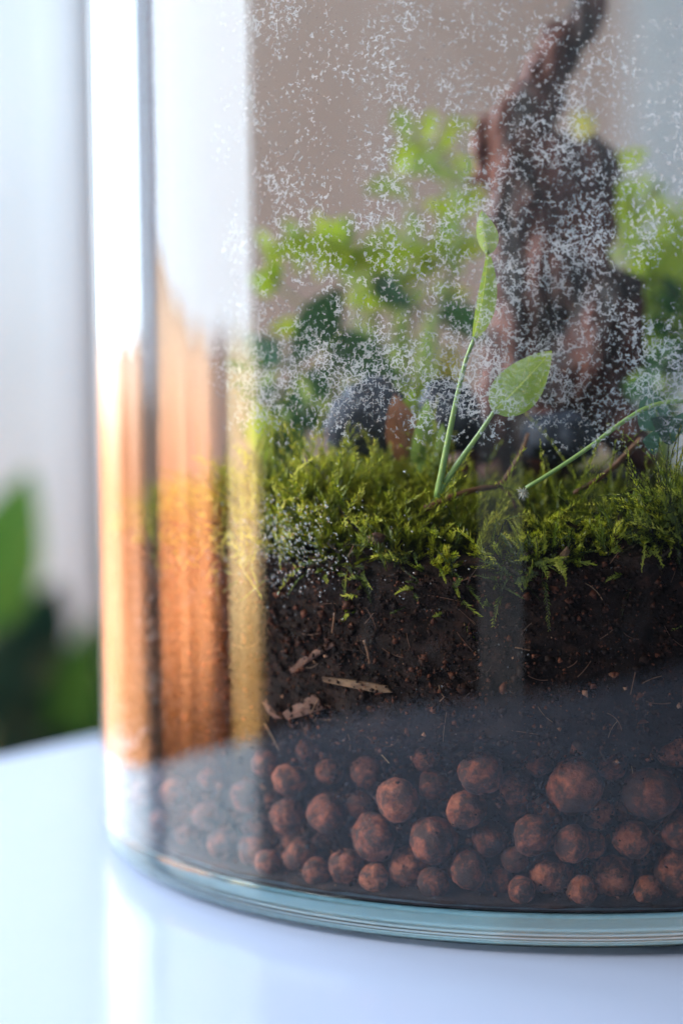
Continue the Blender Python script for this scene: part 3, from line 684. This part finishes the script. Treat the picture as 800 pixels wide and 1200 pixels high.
cb = aty(616, 572, -.108)
cr = empty('creeper', cb); tag(cr, 'long arching green stem with small round blue-green leaves', 'creeper')
stemmed([cb, aty(650, 551, -.109), aty(690, 524, -.110), aty(730, 494, -.110), aty(762, 476, -.110), aty(800, 470, -.110), aty(850, 478, -.106)], .00048, .00055, cr, n=30)
for u, v_, u2, v2, wd in ((768, 505, 755, 452, .0085), (795, 512, 762, 490, .0070), (772, 520, 752, 516, .0060), (790, 505, 812, 480, .008)):
    leaf('leaf', M['leaf_blue'], cr, aty(u, v_, -.108), aty(u2, v2, -.109), wd, (1, .2, .4) if abs(u-u2) < 30 and abs(v_-v2) > 20 else (.2, .2, 1), .05, .1, .0, 8, 12, .15)
stemmed([aty(775, 520, -.108), aty(772, 500, -.108), aty(768, 480, -.109)], .0003, .0003, cr)
fl = empty('seed_tuft', aty(613, 577, -.109)); tag(fl, 'tiny white fluffy seed tuft at the foot of the arching stem', 'seed tuft')
c = aty(613, 577, -.110); gs = []
for i in range(60):
    d = Vector((random.gauss(0, 1), random.gauss(0, 1), random.gauss(0, 1))).normalized(); L = random.uniform(.0008, .0019)
    gs.append(tube_geo([c, c+d*L*.6, c+d*L+Vector((0, 0, -.0002))], [.00009, .00007, .00003], 4))
v, f = merge(gs); mk('bristles', v, f, M['fluff'], fl)

# ------------------------------------------------------------------ plants further inside
def plant(name, base, label, leaves, cat='plant'):
    e = empty(name, base); tag(e, label, cat)
    for (bu, bv_, tu, tv, y, wd, mt, side, dr) in leaves:
        b = aty(bu, bv_, y); t_ = aty(tu, tv, y-.004)
        dk = mt in ('leaf_dark', 'leaf_blue')
        if dk: t_ = b+(t_-b)*1.3
        leaf('leaf', M[mt], e, b, t_, wd*(1.15 if dk else 1.3), side, dr, .2, .03, point=1.25 if dk else .75)
        mid = (Vector(base)+b)/2+Vector((0, 0, .012)); P = spline([base, mid, b], 10); v, f = tube_geo(P, [.0009-.00005*i for i in range(11)], 6); mk('stem', v, f, M['stem_dark'] if 'dark' in mt else M['stem'], e)
    return e
FL = (0, .75, .66)
b1 = Vector(aty(400, 552, .025)); b1.z = .095
plant('dark_leaved_plant', b1, 'plant with long dark green leaves in the misted rear left of the jar', [
    (400, 335, 350, 415, .020, .0115, 'leaf_dark', None, .08), (372, 388, 455, 438, .020, .0125, 'leaf_dark', None, .06), (392, 425, 328, 500, .015, .0125, 'leaf_dark', None, .06),
    (428, 318, 474, 356, .030, .008, 'leaf_blue', None, .05), (512, 348, 560, 392, .030, .0095, 'leaf_dark', None, .05), (330, 430, 296, 400, .02, .010, 'leaf_blue', None, .05),
    (345, 500, 300, 560, .00, .012, 'leaf_dark', None, .05), (360, 480, 318, 520, .01, .010, 'leaf_dark', None, .05)])
def frond(e, base, pts, y, n, ll, mt, rnd):
    """a stalk carrying pairs of small leaves"""
    P = spline([base]+[aty(u, v_, y) for u, v_ in pts], 30); v, f = tube_geo(P, [.0009-.00002*i for i in range(31)], 6); mk('stem', v, f, M['stem'], e)
    for i in range(n):
        k = 12+int(17*i/max(1, n-1)); p = P[k]; t_ = (P[min(k+1, 30)]-P[k-1]).normalized(); sd_ = t_.cross(Vector((0, -1, .3))).normalized()
        for sg in (-1, 1):
            d = (t_*rnd.uniform(.2, .7)+sd_*sg+Vector((0, rnd.uniform(-.5, .5), 0))).normalized(); L = ll*rnd.uniform(.75, 1.2)
            leaf('leaf', M[mt if rnd.random() < .8 else 'leaf_pale'], e, p, p+d*L, L*rnd.uniform(.42, .6), d.cross(Vector((rnd.uniform(-.5, .5), -1, rnd.uniform(-.2, .8)))), .06, .2, .02, 4, 7)
rn = random.Random(11)
b2 = Vector(aty(470, 548, .040)); b2.z = .096
e2 = plant('bright_leaved_plant', b2, 'plant with bright yellow-green spreading leaves behind the glass mist', [
    (410, 290, 305, 300, .030, .010, 'leaf_bright', FL, .05), (400, 295, 500, 292, .030, .010, 'leaf_bright', FL, .06), (410, 285, 380, 262, .034, .009, 'leaf_bright', None, .04),
    (480, 225, 425, 222, .045, .008, 'leaf_pale', FL, .05), (365, 395, 315, 385, .030, .008, 'leaf_bright', FL, .05), (325, 335, 292, 325, .03, .007, 'leaf_bright', None, .04),
    (455, 480, 475, 350, .045, .005, 'leaf_pale', None, .02), (495, 470, 505, 360, .045, .006, 'leaf_pale', None, .02), (430, 470, 425, 370, .045, .005, 'leaf_pale', None, .02),
    (520, 480, 530, 400, .03, .007, 'leaf_yellow', None, .03), (470, 460, 540, 445, .03, .008, 'leaf_bright', FL, .03), (380, 480, 440, 470, .03, .008, 'leaf_dark', FL, .03)])
frond(e2, b2, [(470, 420), (440, 320), (390, 283), (310, 300)], .030, 7, .0112, 'leaf_bright', rn)
frond(e2, b2, [(480, 420), (470, 330), (470, 290), (520, 285)], .034, 6, .0112, 'leaf_bright', rn)
frond(e2, b2, [(500, 420), (530, 300), (535, 210), (505, 170), (475, 165)], .030, 6, .0112, 'leaf_bright', rn)
frond(e2, b2, [(500, 420), (535, 300), (545, 210), (545, 140)], .036, 5, .0075, 'leaf_bright', rn)
b5 = Vector(aty(318, 560, -.01)); b5.z = .092
e5 = plant('small_leafy_plant', b5, 'low green leafy plant by the left curve of the glass, behind the moss', [(318, 540, 300, 470, -.02, .008, 'leaf_bright', None, .04), (330, 545, 345, 495, -.02, .009, 'leaf_dark', None, .04)])
frond(e5, b5, [(315, 530), (305, 480), (295, 430)], -.015, 6, .0075, 'leaf_dark', rn)
frond(e5, b5, [(330, 530), (340, 500), (365, 470)], -.01, 5, .0075, 'leaf_dark', rn)
b3 = Vector(aty(780, 540, .030)); b3.z = .096
e3 = plant('yellow_green_plant', b3, 'yellow-green bushy plant behind the driftwood on its lobed side', [
    (760, 330, 800, 275, .03, .010, 'leaf_bright', None, .04), (790, 390, 830, 300, .03, .012, 'leaf_bright', None, .03), (740, 430, 790, 400, .02, .010, 'leaf_dark', FL, .03),
    (790, 450, 850, 420, .02, .010, 'leaf_dark', FL, .03), (710, 470, 760, 440, .01, .010, 'leaf_dark', FL, .03), (690, 160, 672, 130, .045, .006, 'leaf_yellow', None, .03), (800, 500, 745, 455, .02, .009, 'leaf_dark', FL, .03)])
for pts, y in (([(760, 450), (745, 350), (722, 260), (712, 190)], .03), ([(770, 440), (765, 340), (755, 270), (740, 225)], .036), ([(780, 450), (790, 360), (795, 290), (815, 255)], .03), ([(790, 460), (820, 400), (840, 340), (870, 310)], .025),
               ([(770, 470), (740, 420), (735, 370), (730, 320)], .03), ([(790, 480), (830, 450), (860, 430), (890, 420)], .02), ([(775, 470), (780, 420), (790, 380), (800, 350)], .02)):
    frond(e3, b3, pts, y, 8, .0108, 'leaf_bright' if y > .021 else 'leaf_dark', rn)
b4 = Vector(aty(492, 552, -.075)); b4.z = .094
sp = plant('sprout', b4, 'short pale sprout with a withered orange leaf beside the dark stone', [
    (488, 548, 500, 468, -.074, .006, 'leaf_pale', (1, .6, .2), .03), (478, 545, 462, 462, -.072, .0075, 'dead', (1, .2, .1), .02), (470, 540, 482, 455, -.066, .006, 'leaf_bright', (1, .2, .1), .02), (500, 560, 518, 495, -.076, .005, 'leaf_pale', (1, .9, .1), .08)], 'sprout')

# ------------------------------------------------------------------ water beads on the inside of the glass
def beads():
    P = []
    def put(u, v_, su, sv, n, r0):
        for _ in range(n):
            uu, vv = random.gauss(u, su), random.gauss(v_, sv)
            if not 108 < uu < 860: continue
            P.append((wallp(uu, vv), r0*math.exp(random.gauss(0, .35))))
    put(335, 638, 32, 28, 560, .00019); put(170, 740, 9, 40, 80, .0002); put(230, 665, 30, 22, 70, .00018); put(300, 600, 40, 40, 90, .00014); put(470, 690, 130, 60, 40, .0001); put(420, 660, 50, 30, 40, .00013)
    Vs = []; Fs = []; n1, n2 = 8, 4
    for p, r in P:
        if p.z < .03: continue
        nrm = Vector((-p.x, -p.y, 0)).normalized(); a = nrm.cross(Vector((0, 0, 1))); b = Vector((0, 0, 1)); o = len(Vs); st = random.uniform(.85, 1.35); p = p+nrm*.00004
        for j in range(n2):
            ph = math.pi/2*j/n2
            for k in range(n1):
                an = 2*math.pi*k/n1; Vs.append(p+(a*math.cos(an)+b*math.sin(an)*st)*r*math.cos(ph)+nrm*r*.55*math.sin(ph))
        Vs.append(p+nrm*r*.55)
        for j in range(n2-1):
            for k in range(n1): Fs.append((o+j*n1+k, o+j*n1+(k+1) % n1, o+(j+1)*n1+(k+1) % n1, o+(j+1)*n1+k))
        for k in range(n1): Fs.append((o+(n2-1)*n1+k, o+(n2-1)*n1+(k+1) % n1, o+n2*n1))
        Fs.append(tuple(o+n1-1-k for k in range(n1)))
    t = NT('water'); gl = t.n('ShaderNodeBsdfGlossy', i_Roughness=.35); gl.inputs[0].default_value = (1, 1, 1, 1); df = t.n('ShaderNodeBsdfTranslucent', i_0=(.75, .8, .85, 1))
    body = t.mix(.5, gl.outputs[0], df.outputs[0])
    tag(mk('water_bead', Vs, Fs, t.finish(t.mix(.26, t.n('ShaderNodeBsdfTransparent').outputs[0], body)), jar), kind='stuff')
beads()
